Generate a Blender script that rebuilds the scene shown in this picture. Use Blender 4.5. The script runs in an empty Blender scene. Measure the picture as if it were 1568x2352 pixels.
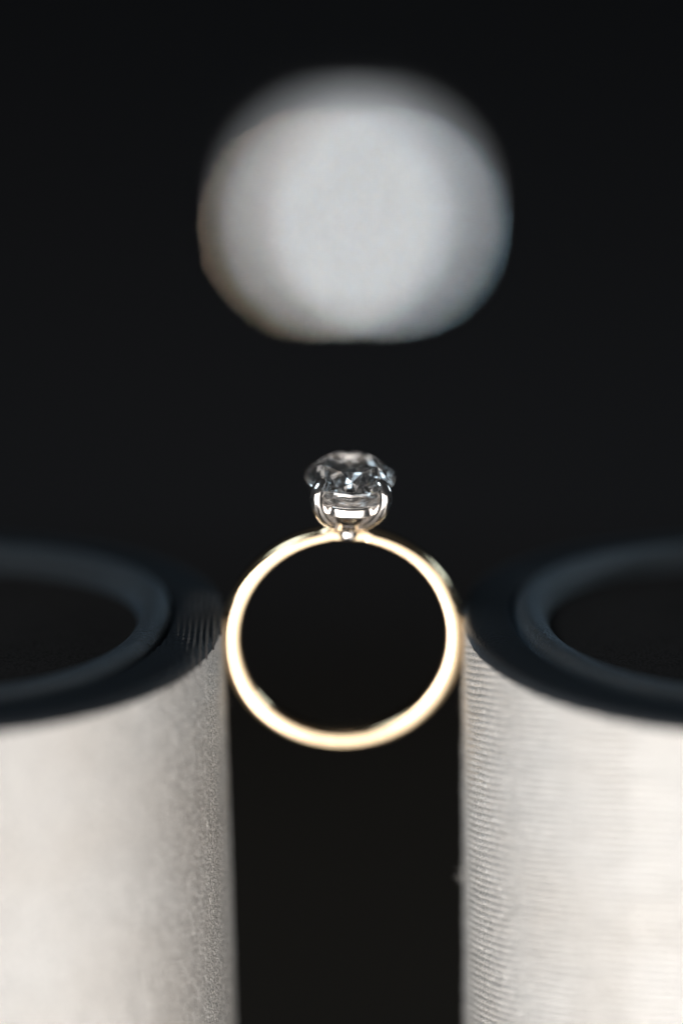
import bpy, bmesh, math, random
from mathutils import Vector, Matrix, noise
random.seed(7)
R = math.radians
MM = 0.001
sc = bpy.context.scene
COL = sc.collection

# ------------------------------------------------------------------ camera
Q = R(4.0)                 # camera pitch (down)
LEAN = R(16.0)             # the ring leans towards the camera
DIST = 0.240               # focus distance
D = Vector((0, math.cos(Q), -math.sin(Q)))
U = Vector((0, math.sin(Q), math.cos(Q)))
cam_d = bpy.data.cameras.new("camera")
cam = bpy.data.objects.new("camera", cam_d); COL.objects.link(cam)
cam.location = U * (10.75 * MM) - D * (DIST + 8.0 * MM) + Vector((-0.16 * MM, 0, 0))
cam.rotation_euler = (R(90) - Q, 0, 0)
cam_d.sensor_fit = 'VERTICAL'; cam_d.sensor_height = 36; cam_d.sensor_width = 24
cam_d.lens = 36 * 0.240 / 0.0865
cam_d.clip_start = 0.01; cam_d.clip_end = 50
cam_d.dof.use_dof = True
cam_d.dof.focus_distance = DIST
cam_d.dof.aperture_fstop = cam_d.lens / 26.5
cam_d.dof.aperture_blades = 0
sc.camera = cam

# ------------------------------------------------------------------ world, lamps, exposure
w = bpy.data.worlds.new("World"); sc.world = w; w.use_nodes = True
bg = w.node_tree.nodes["Background"]
bg.inputs[0].default_value = (0.92, 0.96, 1.0, 1); bg.inputs[1].default_value = 0.024

def area(name, loc, target, sx, sy, power, color):
    l = bpy.data.lights.new(name, 'AREA'); l.shape = 'RECTANGLE'; l.size = sx; l.size_y = sy
    l.energy = power; l.color = color
    o = bpy.data.objects.new(name, l); COL.objects.link(o); o.location = loc
    o.rotation_euler = (Vector(target) - Vector(loc)).to_track_quat('-Z', 'Y').to_euler()
    return o
area("key_light", (-0.20, -0.43, -0.275), (0, 0, -0.01), 0.32, 0.42, 4.4, (1.0, 0.98, 0.955))
area("fill_light", (0.13, -0.44, -0.30), (0, 0, 0), 0.56, 0.54, 2.1, (1.0, 0.97, 0.94))
area("side_light", (0.42, 0.26, 0.20), (0, 0, 0), 0.16, 0.12, 0.34, (0.66, 0.86, 1.0))
area("sky_glow", (-0.36, -0.26, 0.46), (0, 0, 0), 0.30, 0.26, 1.25, (0.72, 0.88, 1.0))

sc.view_settings.view_transform = 'Standard'; sc.view_settings.look = 'None'
sc.view_settings.exposure = 0; sc.view_settings.gamma = 1
sc.render.engine = 'CYCLES'
cy = sc.cycles
cy.use_adaptive_sampling = False
cy.use_denoising = True
try: cy.denoiser = 'OPENIMAGEDENOISE'
except Exception: pass
cy.max_bounces = 24; cy.transmission_bounces = 20; cy.glossy_bounces = 10; cy.diffuse_bounces = 4
cy.sample_clamp_indirect = 6
cy.caustics_reflective = True; cy.caustics_refractive = True

# ------------------------------------------------------------------ helpers
def mat(name):
    m = bpy.data.materials.new(name); m.use_nodes = True
    return m, m.node_tree, m.node_tree.nodes["Principled BSDF"]
def setp(b, **k):
    for n, v in k.items():
        n = n.replace('_', ' ')
        if n in b.inputs: b.inputs[n].default_value = v
def node(t, kind, **k):
    n = t.nodes.new(kind)
    for a, v in k.items(): setattr(n, a, v)
    return n
def link_obj(name, me, m, parent=None, smooth=True):
    if m: me.materials.append(m)
    if smooth: me.polygons.foreach_set('use_smooth', [True] * len(me.polygons))
    o = bpy.data.objects.new(name, me); COL.objects.link(o)
    if parent: o.parent = parent
    return o
def from_data(name, vs, fs, m, parent=None, smooth=True):
    me = bpy.data.meshes.new(name); me.from_pydata(vs, [], fs); me.update()
    return link_obj(name, me, m, parent, smooth)
def grid(name, f, nu, nv, m, parent=None, wrap_u=False, wrap_v=False, smooth=True):
    """f(i, j) -> point (metres); quads over a nu x nv lattice"""
    vs = [f(i, j) for i in range(nu) for j in range(nv)]
    fs = []
    for i in range(nu if wrap_u else nu - 1):
        i2 = (i + 1) % nu
        for j in range(nv if wrap_v else nv - 1):
            j2 = (j + 1) % nv
            fs.append((i * nv + j, i2 * nv + j, i2 * nv + j2, i * nv + j2))
    return from_data(name, vs, fs, m, parent, smooth)
def thing(name, label, cat, loc=(0, 0, 0), group=None):
    o = bpy.data.objects.new(name, None); COL.objects.link(o); o.location = loc
    o.empty_display_size = 0.01
    o['label'] = label; o['category'] = cat
    if group: o['group'] = group
    return o
def catmull(pts, n):
    out = []
    P = [pts[0]] + list(pts) + [pts[-1]]
    for k in range(1, len(P) - 2):
        for q in range(n):
            t = q / n
            a, b, c, d = P[k - 1], P[k], P[k + 1], P[k + 2]
            out.append(tuple(0.5 * ((2 * b[e]) + (-a[e] + c[e]) * t + (2 * a[e] - 5 * b[e] + 4 * c[e] - d[e]) * t * t
                             + (-a[e] + 3 * b[e] - 3 * c[e] + d[e]) * t ** 3) for e in range(len(b))))
    out.append(tuple(pts[-1]))
    return out
def tube(name, path, m, parent, seg=20, side=None, cap=True, flat=1.0, sq=2.0):
    """path of (x,y,z,r) in mm; side fixes the section's first axis"""
    pts = [Vector(p[:3]) for p in path]
    vs, fs = [], []
    n = len(pts)
    for k, p in enumerate(pts):
        t = (pts[min(k + 1, n - 1)] - pts[max(k - 1, 0)]).normalized()
        a = (side if side else Vector((0.3, 1, 0.1)))
        a = (a - t * a.dot(t)).normalized(); b = t.cross(a)
        for s in range(seg):
            an = 2 * math.pi * s / seg
            ca, sa = math.cos(an), math.sin(an)
            ca = math.copysign(abs(ca) ** (2 / sq), ca); sa = math.copysign(abs(sa) ** (2 / sq), sa)
            v = p + (a * ca * flat + b * sa) * path[k][3]
            vs.append(v * MM)
    for k in range(n - 1):
        for s in range(seg):
            s2 = (s + 1) % seg
            fs.append((k * seg + s, k * seg + s2, (k + 1) * seg + s2, (k + 1) * seg + s))
    if cap:
        fs.append(tuple(range(seg - 1, -1, -1))); fs.append(tuple((n - 1) * seg + s for s in range(seg)))
    return from_data(name, vs, fs, m, parent)

# ------------------------------------------------------------------ materials
def metal(name, color, rough, scratch=0.02, rvar=0.1):
    m, t, b = mat(name)
    setp(b, Base_Color=color + (1,), Metallic=1.0, Roughness=rough)
    tc = node(t, 'ShaderNodeTexCoord')
    n = node(t, 'ShaderNodeTexNoise'); n.inputs['Scale'].default_value = 1400; n.inputs['Detail'].default_value = 5
    t.links.new(tc.outputs['Object'], n.inputs['Vector'])
    mr = node(t, 'ShaderNodeMapRange'); mr.inputs['To Min'].default_value = rough * (1 - rvar); mr.inputs['To Max'].default_value = rough + rvar
    mr.inputs['From Min'].default_value = 0.35; mr.inputs['From Max'].default_value = 0.75
    t.links.new(n.outputs['Fac'], mr.inputs['Value']); t.links.new(mr.outputs['Result'], b.inputs['Roughness'])
    bp = node(t, 'ShaderNodeBump'); bp.inputs['Strength'].default_value = scratch; bp.inputs['Distance'].default_value = 0.0001
    t.links.new(n.outputs['Fac'], bp.inputs['Height']); t.links.new(bp.outputs['Normal'], b.inputs['Normal'])
    return m
M_GOLD = metal('yellow_gold', (0.96, 0.74, 0.48), 0.11)
M_PLAT = metal('white_metal', (0.90, 0.85, 0.81), 0.16, 0.12, 0.10)

m, t, b = mat('diamond')
setp(b, Base_Color=(1, 1, 1, 1), Roughness=0.0, IOR=2.42, Transmission_Weight=1.0)
M_GEM = m

def cloth(name, color, dark, rough, sheen, sheen_tint, kind, spec=0.5, bump=0.5, satin=0.0):
    m, t, b = mat(name)
    setp(b, Metallic=satin, Roughness=rough, Sheen_Weight=sheen, Sheen_Roughness=0.35, Specular_IOR_Level=spec)
    b.inputs['Sheen Tint'].default_value = sheen_tint + (1,)
    tc = node(t, 'ShaderNodeTexCoord')
    big = node(t, 'ShaderNodeTexNoise'); big.inputs['Scale'].default_value = 90; big.inputs['Detail'].default_value = 3
    t.links.new(tc.outputs['Object'], big.inputs['Vector'])
    mx = node(t, 'ShaderNodeMix', data_type='RGBA'); mx.inputs[6].default_value = color + (1,); mx.inputs[7].default_value = dark + (1,)
    cr = node(t, 'ShaderNodeMapRange'); cr.inputs['From Min'].default_value = 0.35; cr.inputs['From Max'].default_value = 0.8
    t.links.new(big.outputs['Fac'], cr.inputs['Value']); t.links.new(cr.outputs['Result'], mx.inputs[0])
    # thread crowns: small cells, stretched along the yarn
    mp = node(t, 'ShaderNodeMapping')
    mp.inputs['Scale'].default_value = {'twill': (9000, 9000, 4500), 'rib': (7000, 7000, 10000), 'weave': (4200, 4200, 4200)}[kind]
    if kind == 'twill': mp.inputs['Rotation'].default_value = (0.5, 0.5, 0)
    t.links.new(tc.outputs['Object'], mp.inputs['Vector'])
    vo = node(t, 'ShaderNodeTexVoronoi'); vo.inputs['Scale'].default_value = 1.0
    t.links.new(mp.outputs['Vector'], vo.inputs['Vector'])
    gp = node(t, 'ShaderNodeMapRange'); gp.inputs['From Min'].default_value = 0.30; gp.inputs['From Max'].default_value = 0.72
    gp.inputs['To Min'].default_value = 1.0; gp.inputs['To Max'].default_value = 0.55  # light crowns, dark yarn gaps: sparkle and groove shade painted into base colour
    t.links.new(vo.outputs['Distance'], gp.inputs['Value'])
    mg = node(t, 'ShaderNodeMix', data_type='RGBA', blend_type='MULTIPLY'); mg.inputs[0].default_value = 1.0
    t.links.new(mx.outputs[2], mg.inputs[6]); t.links.new(gp.outputs['Result'], mg.inputs[7]); t.links.new(mg.outputs[2], b.inputs['Base Color'])
    no = node(t, 'ShaderNodeTexNoise'); no.inputs['Scale'].default_value = 9000; no.inputs['Detail'].default_value = 2
    t.links.new(tc.outputs['Object'], no.inputs['Vector'])
    ad = node(t, 'ShaderNodeMath', operation='SUBTRACT')
    t.links.new(no.outputs['Fac'], ad.inputs[0]); t.links.new(vo.outputs['Distance'], ad.inputs[1])
    bp = node(t, 'ShaderNodeBump'); bp.inputs['Strength'].default_value = bump; bp.inputs['Distance'].default_value = 0.00014
    t.links.new(ad.outputs[0], bp.inputs['Height']); t.links.new(bp.outputs['Normal'], b.inputs['Normal'])
    return m
CREAM, CREAM2 = (0.885, 0.85, 0.815), (0.83, 0.775, 0.72)
M_TWILL = cloth('cream_twill', CREAM, CREAM2, 0.46, 0.08, (1, 0.97, 0.94), 'twill', 0.6, 0.8, 0.5)
M_RIB = cloth('cream_rib', CREAM, CREAM2, 0.46, 0.08, (1, 0.97, 0.94), 'rib', 0.6, 0.6, 0.5)
NAVY, NAVY2 = (0.015, 0.018, 0.022), (0.010, 0.012, 0.015)
M_NAVY = cloth('navy_cloth', NAVY, NAVY2, 0.5, 0.12, (0.6, 0.8, 1.0), 'weave', 0.35, 0.5)
M_PAD = cloth('navy_pad_cloth', (0.026, 0.034, 0.041), NAVY, 0.33, 0.4, (0.6, 0.8, 1.0), 'weave', 1.0, 1.0)
M_CORD = cloth('taupe_cord', (0.125, 0.108, 0.10), (0.06, 0.053, 0.05), 0.5, 0.2, (1, 0.95, 0.9), 'rib', 0.5, 0.6)
M_CORE = cloth('black_core', (0.040, 0.033, 0.030), (0.030, 0.025, 0.023), 0.8, 0.0, (1, 1, 1), 'weave', 0.1, 0.3)

def plain(name, c1, c2, rough, scale, spec=0.3):
    m, t, b = mat(name)
    setp(b, Roughness=rough, Specular_IOR_Level=spec)
    tc = node(t, 'ShaderNodeTexCoord'); n = node(t, 'ShaderNodeTexNoise')
    n.inputs['Scale'].default_value = scale; n.inputs['Detail'].default_value = 6
    t.links.new(tc.outputs['Object'], n.inputs['Vector'])
    mx = node(t, 'ShaderNodeMix', data_type='RGBA'); mx.inputs[6].default_value = c1 + (1,); mx.inputs[7].default_value = c2 + (1,)
    t.links.new(n.outputs['Fac'], mx.inputs[0]); t.links.new(mx.outputs[2], b.inputs['Base Color'])
    return m
M_TABLE = plain('dark_table', (0.050, 0.038, 0.029), (0.034, 0.026, 0.020), 0.9, 30, 0.04)
M_WALL = plain('dark_wall', (0.036, 0.047, 0.057), (0.068, 0.062, 0.064), 0.9, 1.8, 0.1)
M_LMETAL = plain('lamp_metal', (0.03, 0.03, 0.03), (0.05, 0.05, 0.05), 0.4, 60)
def glow(name, color, strength):
    m, t, b = mat(name)
    setp(b, Base_Color=(0.8, 0.8, 0.8, 1), Roughness=0.4)
    b.inputs['Emission Color'].default_value = color + (1,); b.inputs['Emission Strength'].default_value = strength
    return m

# ------------------------------------------------------------------ setting
TABLE_Z = -62.0
def box(name, x0, x1, y0, y1, z0, z1, m, parent=None, bev=0.0):
    bm = bmesh.new(); bmesh.ops.create_cube(bm, size=1)
    for v in bm.verts:
        v.co = Vector(((x0 + x1) / 2 + v.co.x * (x1 - x0), (y0 + y1) / 2 + v.co.y * (y1 - y0), (z0 + z1) / 2 + v.co.z * (z1 - z0))) * MM
    if bev: bmesh.ops.bevel(bm, geom=list(bm.edges), offset=bev * MM, segments=3, affect='EDGES', profile=0.5)
    me = bpy.data.meshes.new(name); bm.to_mesh(me); bm.free()
    return link_obj(name, me, m, parent, smooth=False)
tb = box('tabletop', -420, 420, -34, 620, TABLE_Z - 30, TABLE_Z, M_TABLE, bev=2); tb['kind'] = 'structure'
wl = box('wall', -2600, 2600, 1950, 2070, -1000, 1800, M_WALL); wl['kind'] = 'structure'

# ------------------------------------------------------------------ lamp far behind, out of focus
LY = 700.0
cz = cam.location.z / MM; cyy = cam.location.y / MM
dist = (LY - cyy)
def lamp_at(px, py):           # photo pixel (1568 wide) -> wall position in mm
    ax = (px - 784) / 27.2 / 240.0; ay = (1176 - py) / 27.2 / 240.0
    dv = D + U * ay + Vector((1, 0, 0)) * ax
    k = (LY * MM - cam.location.y) / dv.y
    p = cam.location + dv * k
    return p / MM
c0 = lamp_at(816, 475)
lamp = thing('pendant_lamp', 'glowing white pendant lamp far out of focus in the dark above the ring', 'lamp', c0 * MM)
S = dist / 240.0 / 27.2        # mm per photo pixel at the lamp
def lb(name, x0, x1, z0, z1, dy0, dy1, m, bev):
    return box(name, x0, x1, dy0, dy1, z0, z1, m, lamp, bev)
lb('lamp_cap', -18, 18, 58 * S + 0.5, 58 * S + 12, -18, 8, M_LMETAL, 4)
tube('cord', [(0, -5, 58 * S + 11, 1.6), (0, -5, 200, 1.6), (0, -5, 460, 1.6)], M_LMETAL, lamp, 10, Vector((1, 0, 0)))
lb('shade', -100 * S, 100 * S, -40 * S, 58 * S, -22, 11.5, glow('frosted_shade', (0.93, 0.97, 1.0), 3.3), 6)
for x, wd, c, st in ((-94, 9, (1.0, 0.82, 0.62), 46.0), (-43, 9, (0.88, 0.96, 1.0), 66.0), (66, 9, (0.97, 0.96, 0.94), 60.0), (92, 8, (0.55, 0.80, 1.0), 44.0)):  # warm and blue lens fringing is put into the bulb tints
    zc = -46 * S
    ob = tube('bulb', [((x) * S, -25, zc - 14 * S, wd * S * .3), (x * S, -25, zc - 9 * S, wd * S * .62), (x * S, -25, zc, wd * S * .72),
                       (x * S, -25, zc + 7 * S, wd * S * .6), (x * S, -25, zc + 12 * S, wd * S * .3)], glow('bulb_glow', c, st), lamp, side=Vector((1, 0, 0)))

# ------------------------------------------------------------------ the ring
RO = 10.3; RI = 8.97
rot = Matrix.Rotation(LEAN, 4, 'X') @ Matrix.Rotation(R(2.2), 4, 'Y') @ Matrix.Rotation(R(2.0), 4, 'Z')
ring = thing('diamond_ring', 'yellow gold ring with an oval white diamond pinched upright between two fabric rolls', 'ring')
ring.rotation_euler = rot.to_euler()
ring.location = (rot @ Vector((0, 0, -RO))) * MM
def rp(v): return Vector((v[0], v[1], v[2] + RO)) * MM     # ring-centre mm -> local
def band_point(i, j, nu, nv):
    ph = 2 * math.pi * i / nu                # 0 = top
    c = math.cos(ph)
    th = 1.39 + (-0.34 * max(c, 0) ** 1.5 if c > 0 else 0.14 * (-c))
    pd = ph if ph < math.pi else 2 * math.pi - ph
    th += 0.26 * math.exp(-((pd - 0.155) / 0.05) ** 2)      # shoulders rising to the head
    hw = 1.05 if c < 0 else 1.05 - 0.12 * c
    if c > 0.985: hw *= 0.98
    # section: rounded rectangle, outer face crowned
    sec = []
    an = 2 * math.pi * j / nv
    n = 4.0
    ca, sa = math.cos(an), math.sin(an)
    u = math.copysign(abs(ca) ** (2 / n), ca); vv = math.copysign(abs(sa) ** (2 / n), sa)
    ro = RI + th
    rad = (RI + ro) / 2 + u * th / 2
    if u > 0: rad += 0.26 * (1 - vv * vv)
    ax = vv * hw
    return rp((rad * math.sin(ph), ax, rad * math.cos(ph)))
NB, NS = 480, 40
grid('band', lambda i, j: band_point(i, j, NB, NS), NB, NS, M_GOLD, ring, True, True)

# stone: oval brilliant, 7.6 x 8.8 mm
GZ = 14.6; GA, GB = 3.95, 4.65
def oval(r, deg, z): 
    a = R(deg)
    return rp((GA * r * math.sin(a), -GB * r * math.cos(a), GZ + z))
vs = []; fs = []
def add(p): vs.append(p); return len(vs) - 1
CR, PV, TB = 1.42, -3.1, 0.62
Tt = [add(oval(TB, 45 * k + 22.5, CR)) for k in range(8)]
Kk = [add(oval(0.80, 45 * k, CR * 0.60)) for k in range(8)]              # star/kite meeting points between table corners
Gt = [add(oval(1.0, 22.5 * k, 0.09 if k % 2 else 0.03)) for k in range(16)]
Gb = [add(oval(1.0, 22.5 * k, -0.07 if k % 2 else -0.02)) for k in range(16)]
Pm = [add(oval(0.66, 22.5 * k, PV * (0.36 if k % 2 else 0.42))) for k in range(16)]
Lm = [add(oval(0.34, 45 * k + 22.5, PV * 0.72)) for k in range(8)]
cu = add(rp((0, 0, GZ + PV)))
fs.append(tuple(Tt))
for k in range(8):
    fs.append((Tt[k - 1], Kk[k], Tt[k]))                              # star
    k2 = (k + 1) % 8
    fs.append((Tt[k], Kk[k], Gt[(2 * k + 1) % 16]))                        # kite halves
    fs.append((Tt[k], Gt[(2 * k + 1) % 16], Kk[k2]))
    fs.append((Kk[k], Gt[(2 * k) % 16], Gt[(2 * k + 1) % 16]))
    fs.append((Kk[k2], Gt[(2 * k + 1) % 16], Gt[(2 * k + 2) % 16]))
    a0, a1, a2 = (2 * k) % 16, (2 * k + 1) % 16, (2 * k + 2) % 16
    for p, q in ((a0, a1), (a1, a2)):
        if p % 2 == 0: fs += [(Gb[p], Gb[q], Pm[p]), (Gb[q], Pm[q], Pm[p])]
        else: fs += [(Gb[p], Gb[q], Pm[q]), (Gb[p], Pm[q], Pm[p])]
    fs += [(Pm[a0], Pm[a1], Lm[k]), (Pm[a1], Pm[a2], Lm[k]), (Pm[a2], Lm[k2], Lm[k]), (Lm[k], Lm[k2], cu)]
for k in range(16):
    k2 = (k + 1) % 16
    fs.append((Gt[k], Gb[k], Gb[k2])); fs.append((Gt[k], Gb[k2], Gt[k2]))
gem = from_data('gemstone', vs, fs, M_GEM, ring, smooth=False)
bm = bmesh.new(); bm.from_mesh(gem.data); bmesh.ops.recalc_face_normals(bm, faces=bm.faces); bm.to_mesh(gem.data); bm.free()

# claws
for sx in (-1, 1):
    for sy in (-1, 1):
        tp = 0.0 if sy < 0 else -0.30
        path = [(1.0 * sx, 0.95 * sy, 10.48, 0.34), (1.5 * sx, 1.46 * sy, 10.95, 0.48), (2.18 * sx, 2.2 * sy, 11.75, 0.57),
                (2.66 * sx, 2.80 * sy, 12.75, 0.61), (2.86 * sx, 3.05 * sy, 13.6, 0.62), (2.84 * sx, 3.05 * sy, 14.2 + tp / 2, 0.62), (2.64 * sx, 2.86 * sy, 14.66 + tp, 0.58), (2.38 * sx, 2.58 * sy, 14.96 + tp, 0.48), (2.14 * sx, 2.34 * sy, 15.02 + tp, 0.26)]
        path = [p[:2] + (p[2] + RO, p[3]) for p in catmull(path, 6)]
        tube('prong', path, M_PLAT, ring, 28, Vector((sx, -sy * 0.85, 0)), True, 1.0, 2.2)
# gallery rail under the stone
def rail(i, j):
    a = 2 * math.pi * i / 120; c = 2 * math.pi * j / 24
    u = math.copysign(abs(math.cos(c)) ** 0.75, math.cos(c)) * 0.28; v = math.copysign(abs(math.sin(c)) ** 0.6, math.sin(c)) * 0.52
    sa, ca = math.sin(a), math.cos(a)
    sa = math.copysign(abs(sa) ** (2 / 2.45), sa); ca = math.copysign(abs(ca) ** (2 / 2.45), ca)
    return rp(((2.50 + u) * sa, -(3.18 + u) * ca, 12.82 - 0.34 * ca * ca + v))
grid('gallery_rail', rail, 120, 24, M_PLAT, ring, True, True)
# tulip cup joining head and band
prof = [(0.02, 9.02), (0.5, 9.06), (0.86, 9.30), (0.99, 9.66), (1.0, 10.0), (1.12, 10.3), (1.36, 10.66), (1.74, 11.04), (2.12, 11.5), (2.42, 11.98), (2.55, 12.28), (2.4, 12.38), (1.7, 11.7), (0.9, 11.2), (0.02, 11.0)]
prof = catmull(prof, 4)
def cup(i, j):
    a = 2 * math.pi * i / 64; r, z = prof[j]
    k = min(1.0, max(0.0, (z - 9.4) / 2.2))
    e = 2 / (2.25 - 0.25 * k); sa, ca = math.sin(a), math.cos(a)
    sa = math.copysign(abs(sa) ** e, sa); ca = math.copysign(abs(ca) ** e, ca)
    return rp((r * sa, -r * (1.40 - 0.14 * k) * ca, z))
grid('head_base', cup, 64, len(prof), M_PLAT, ring, True)

# ------------------------------------------------------------------ fabric rolls
def foot(th, r):               # rounded-square footprint, flatter at the back; r = 26 is the outer edge
    n = 2.2
    c, s_ = math.cos(th), math.sin(th)
    x = math.copysign(abs(c) ** (2 / n), c); y = math.copysign(abs(s_) ** (2 / n), s_)
    return r * x, r * y * (24 / 26 if y < 0 else 18 / 26)
RR = 26.0; TOP = 2.9; SL = math.tan(LEAN); YC = -1.5
def make_roll(side, label, ribs):
    cx = side * (10.36 + RR)
    if side < 0: cx -= 0.1
    root = thing('fabric_roll', label, 'fabric roll', (cx * MM, YC * MM, TABLE_Z * MM), 'fabric rolls holding the ring')
    def P(x, y, z):            # roll-axis mm (z in world mm) -> local, with the slight lean of the left roll
        sh = 0.95 * (TOP - z) / 33.0 if side < 0 else 0.25 * (TOP - z) / 33.0
        return Vector((x + sh, y, z - TABLE_Z)) * MM
    def soft(th, z):           # cloth is never perfectly round
        return 0.10 * noise.noise(Vector((2.2 * math.cos(th) + 5 * side, 2.2 * math.sin(th), z * 0.05)))
    # side cloth
    pitch = 0.56
    lo, hi = (R(174), R(240)) if ribs else (R(-60), R(6))
    ND, NC = (520, 150) if ribs else (460, 150)
    NT = ND + NC
    zs_n = 880 if ribs else 620
    def theta(i):              # finer steps where the roll faces the ring and the camera
        if i < ND: return lo + (hi - lo) * i / ND
        return hi + (2 * math.pi - (hi - lo)) * (i - ND) / NC
    def sidef(i, j):
        th = theta(i); s = j / (zs_n - 1)
        x, y = foot(th, RR)
        ztop = TOP + SL * (y + YC) - 0.9
        z = ztop + (TABLE_Z + 0.05 - ztop) * s
        dr = soft(th, z)
        if ribs:
            zz = z + 0.07 * y + 0.10 * noise.noise(Vector((x * .3, y * .3, z * .35)))
            ph = zz / pitch; row = math.floor(ph); f = ph - row
            crest = abs(math.sin(math.pi * f)) ** 0.55
            dr += 0.29 * crest * (0.85 + 0.3 * noise.noise(Vector((row * 1.7, x * .2, y * .2)))) - 0.18
            dr += crest * (0.085 * noise.noise(Vector((x * 4.5, y * 4.5, row * 3.7))) + 0.035 * noise.noise(Vector((x * 9, y * 9, z * 6))))
        else:
            dr += 0.03 * noise.noise(Vector((x * 1.3, y * 1.3, z * 0.4)))
            dr += 0.048 * noise.noise(Vector((x * 4.6, y * 4.6, z * 1.25))) + 0.04 * noise.noise(Vector((x * 8 + 9, y * 8, z * 4.5)))
        if th < R(60) or th > R(120):     # the ring presses a small dent into the cloth
            dr -= 0.28 * math.exp(-((y + YC) / 1.5) ** 2 - (z / 2.6) ** 2)
        k = (RR + dr) / RR
        return P(x * k, y * k, z)
    grid('side_cloth', sidef, NT, zs_n, M_RIB if ribs else M_TWILL, root, True)
    # rounded top edge and flat outer band in dark cloth
    def rings(name, prof, nt, m, rib=0.0):
        prof = catmull(prof, 5)
        def f(i, j):
            th = 2 * math.pi * i / nt
            s, h = prof[j]
            r = RR - s + soft(th, TOP)
            x, y = foot(th, r)
            if rib:
                fade = max(0.0, min(1.0, s / 0.4)) * max(0.0, min(1.0, (4.5 - s) / 0.4))
                h += rib * fade * math.sin(2 * math.pi * (x + 0.05 * y) / 0.52)
            z = TOP + SL * foot(th, RR - s)[1] + SL * YC + h
            return P(x, y, z)
        return grid(name, f, nt, len(prof), m, root, True)
    rings('top_band', [(0.0, -0.92), (0.05, -0.55), (0.22, -0.25), (0.55, -0.06), (1.1, 0.0), (2.2, 0.02), (3.4, -0.05), (4.0, -0.3), (4.4, -1.0), (4.6, -1.8)],
          1600 if not ribs else 400, M_NAVY, 0.07 if not ribs else 0.0)
    rings('padded_ring', [(4.62, -1.7), (4.5, -0.9), (4.62, -0.1), (5.0, 0.36), (5.6, 0.55), (6.3, 0.36), (6.9, -0.05), (7.2, -0.7), (7.3, -1.3), (7.35, -1.9)], 400, M_PAD)
    rings('hollow_core', [(7.2, -1.6), (7.6, -1.75), (9, -1.8), (12, -1.8), (18, -1.8), (25.9, -1.8)], 200, M_CORE)
    if not ribs:               # fine cords lying over the dark edge, nearest the ring
        bp_ = [(0.0, -0.92), (0.05, -0.55), (0.22, -0.25), (0.55, -0.06), (1.1, 0.0), (2.2, 0.02), (3.4, -0.05), (4.0, -0.3), (9.0, -0.3)]
        def hh(s_):
            for (a0, h0), (a1, h1) in zip(bp_, bp_[1:]):
                if s_ <= a1: return h0 + (h1 - h0) * (s_ - a0) / (a1 - a0)
            return -0.3
        cv, cf = [], []
        for k in range(10):
            x = RR - 0.16 - 0.50 * k
            ym = 24.0 * (1 - (x / RR) ** 2.2) ** (1 / 2.2)
            n_ = 90; y0 = min(3.0 + k * 0.2, 0.5 * ym)
            base = len(cv)
            for q in range(n_ + 1):
                y = y0 + (-ym - y0) * (1 - (1 - q / n_) ** 1.6)
                b_ = 24.0 if y < 0 else 18.0
                r_ = RR * ((x / RR) ** 2.2 + (abs(y) / b_) ** 2.2) ** (1 / 2.2)
                s_ = max(0.0, RR - r_)
                z = TOP + SL * (y + YC) + hh(s_) + 0.05 - 0.022 * k - 0.035 * max(0.0, -y - 7.5) - max(0, s_ - 3.9) * 1.5
                rad = 0.13 * (1 + 0.25 * noise.noise(Vector((k * 3.1, y * 2.2, 0))))
                wob = 0.03 * noise.noise(Vector((k * 5.3, y * 0.9, 4)))
                for s6 in range(8):
                    an = 2 * math.pi * s6 / 8
                    cv.append(P(x + wob + rad * math.cos(an) + 0.02, y, z + rad * math.sin(an)))
            for q in range(n_):
                for s6 in range(8):
                    s7 = (s6 + 1) % 8
                    cf.append((base + q * 8 + s6, base + q * 8 + s7, base + q * 8 + 8 + s7, base + q * 8 + 8 + s6))
        st = from_data('edge_cords', cv, cf, M_CORD, root); st['kind'] = 'stuff'
    # loose fibres standing off the cloth
    fv, ff = [], []
    spots = [None] * 150 if side < 0 else [None] * 130 + [(R(183), -20.5, 0.7)] * 40 + [(R(206), -27.5, 1.5)] * 2 + [(R(204), -29.5, 0.9)] * 6
    for spot in spots:
        th = random.uniform(R(-80), R(5)) if side < 0 else random.uniform(R(175), R(260))
        fx, fy = foot(th, RR)
        z = random.uniform(-48, 1.0) + SL * fy
        if spot:
            th = spot[0] + random.uniform(-0.01, 0.01); fx, fy = foot(th, RR); z = spot[1] + random.uniform(-0.3, 0.3)
        p = Vector((fx, fy, z)); nrm = Vector((math.cos(th), math.sin(th), 0))
        tg = Vector((-math.sin(th), math.cos(th), 0))
        L = random.uniform(0.15, 0.55) if not spot else spot[2] * random.uniform(0.7, 1.1); d = (nrm * random.uniform(0.3, 1) + tg * random.uniform(-1, 1) + Vector((0, 0, random.uniform(-1, 1)))).normalized()
        bend = Vector((random.uniform(-1, 1), random.uniform(-1, 1), random.uniform(-1, 1))) * 0.5
        wd = 0.022; base = len(fv); sg = 6
        for q in range(sg + 1):
            tq = q / sg
            c = p + nrm * 0.05 + d * L * tq + bend * L * tq * tq
            for s in range(3):
                an = 2 * math.pi * s / 3
                o = (tg * math.cos(an) + Vector((0, 0, 1)) * math.sin(an)) * wd * (1 - 0.6 * tq)
                cc = c + o
                fv.append(P(cc.x, cc.y, cc.z))
        for q in range(sg):
            for s in range(3):
                s2 = (s + 1) % 3
                ff.append((base + q * 3 + s, base + q * 3 + s2, base + q * 3 + 3 + s2, base + q * 3 + 3 + s))
    fb = from_data('loose_fibres', fv, ff, M_RIB, root); fb['kind'] = 'stuff'
    return root
make_roll(-1, 'cream smooth-sided fabric roll with dark ribbed top edge, left of the ring', False)
make_roll(1, 'cream fabric roll with fine horizontal ribs and dark top, right of the ring', True)
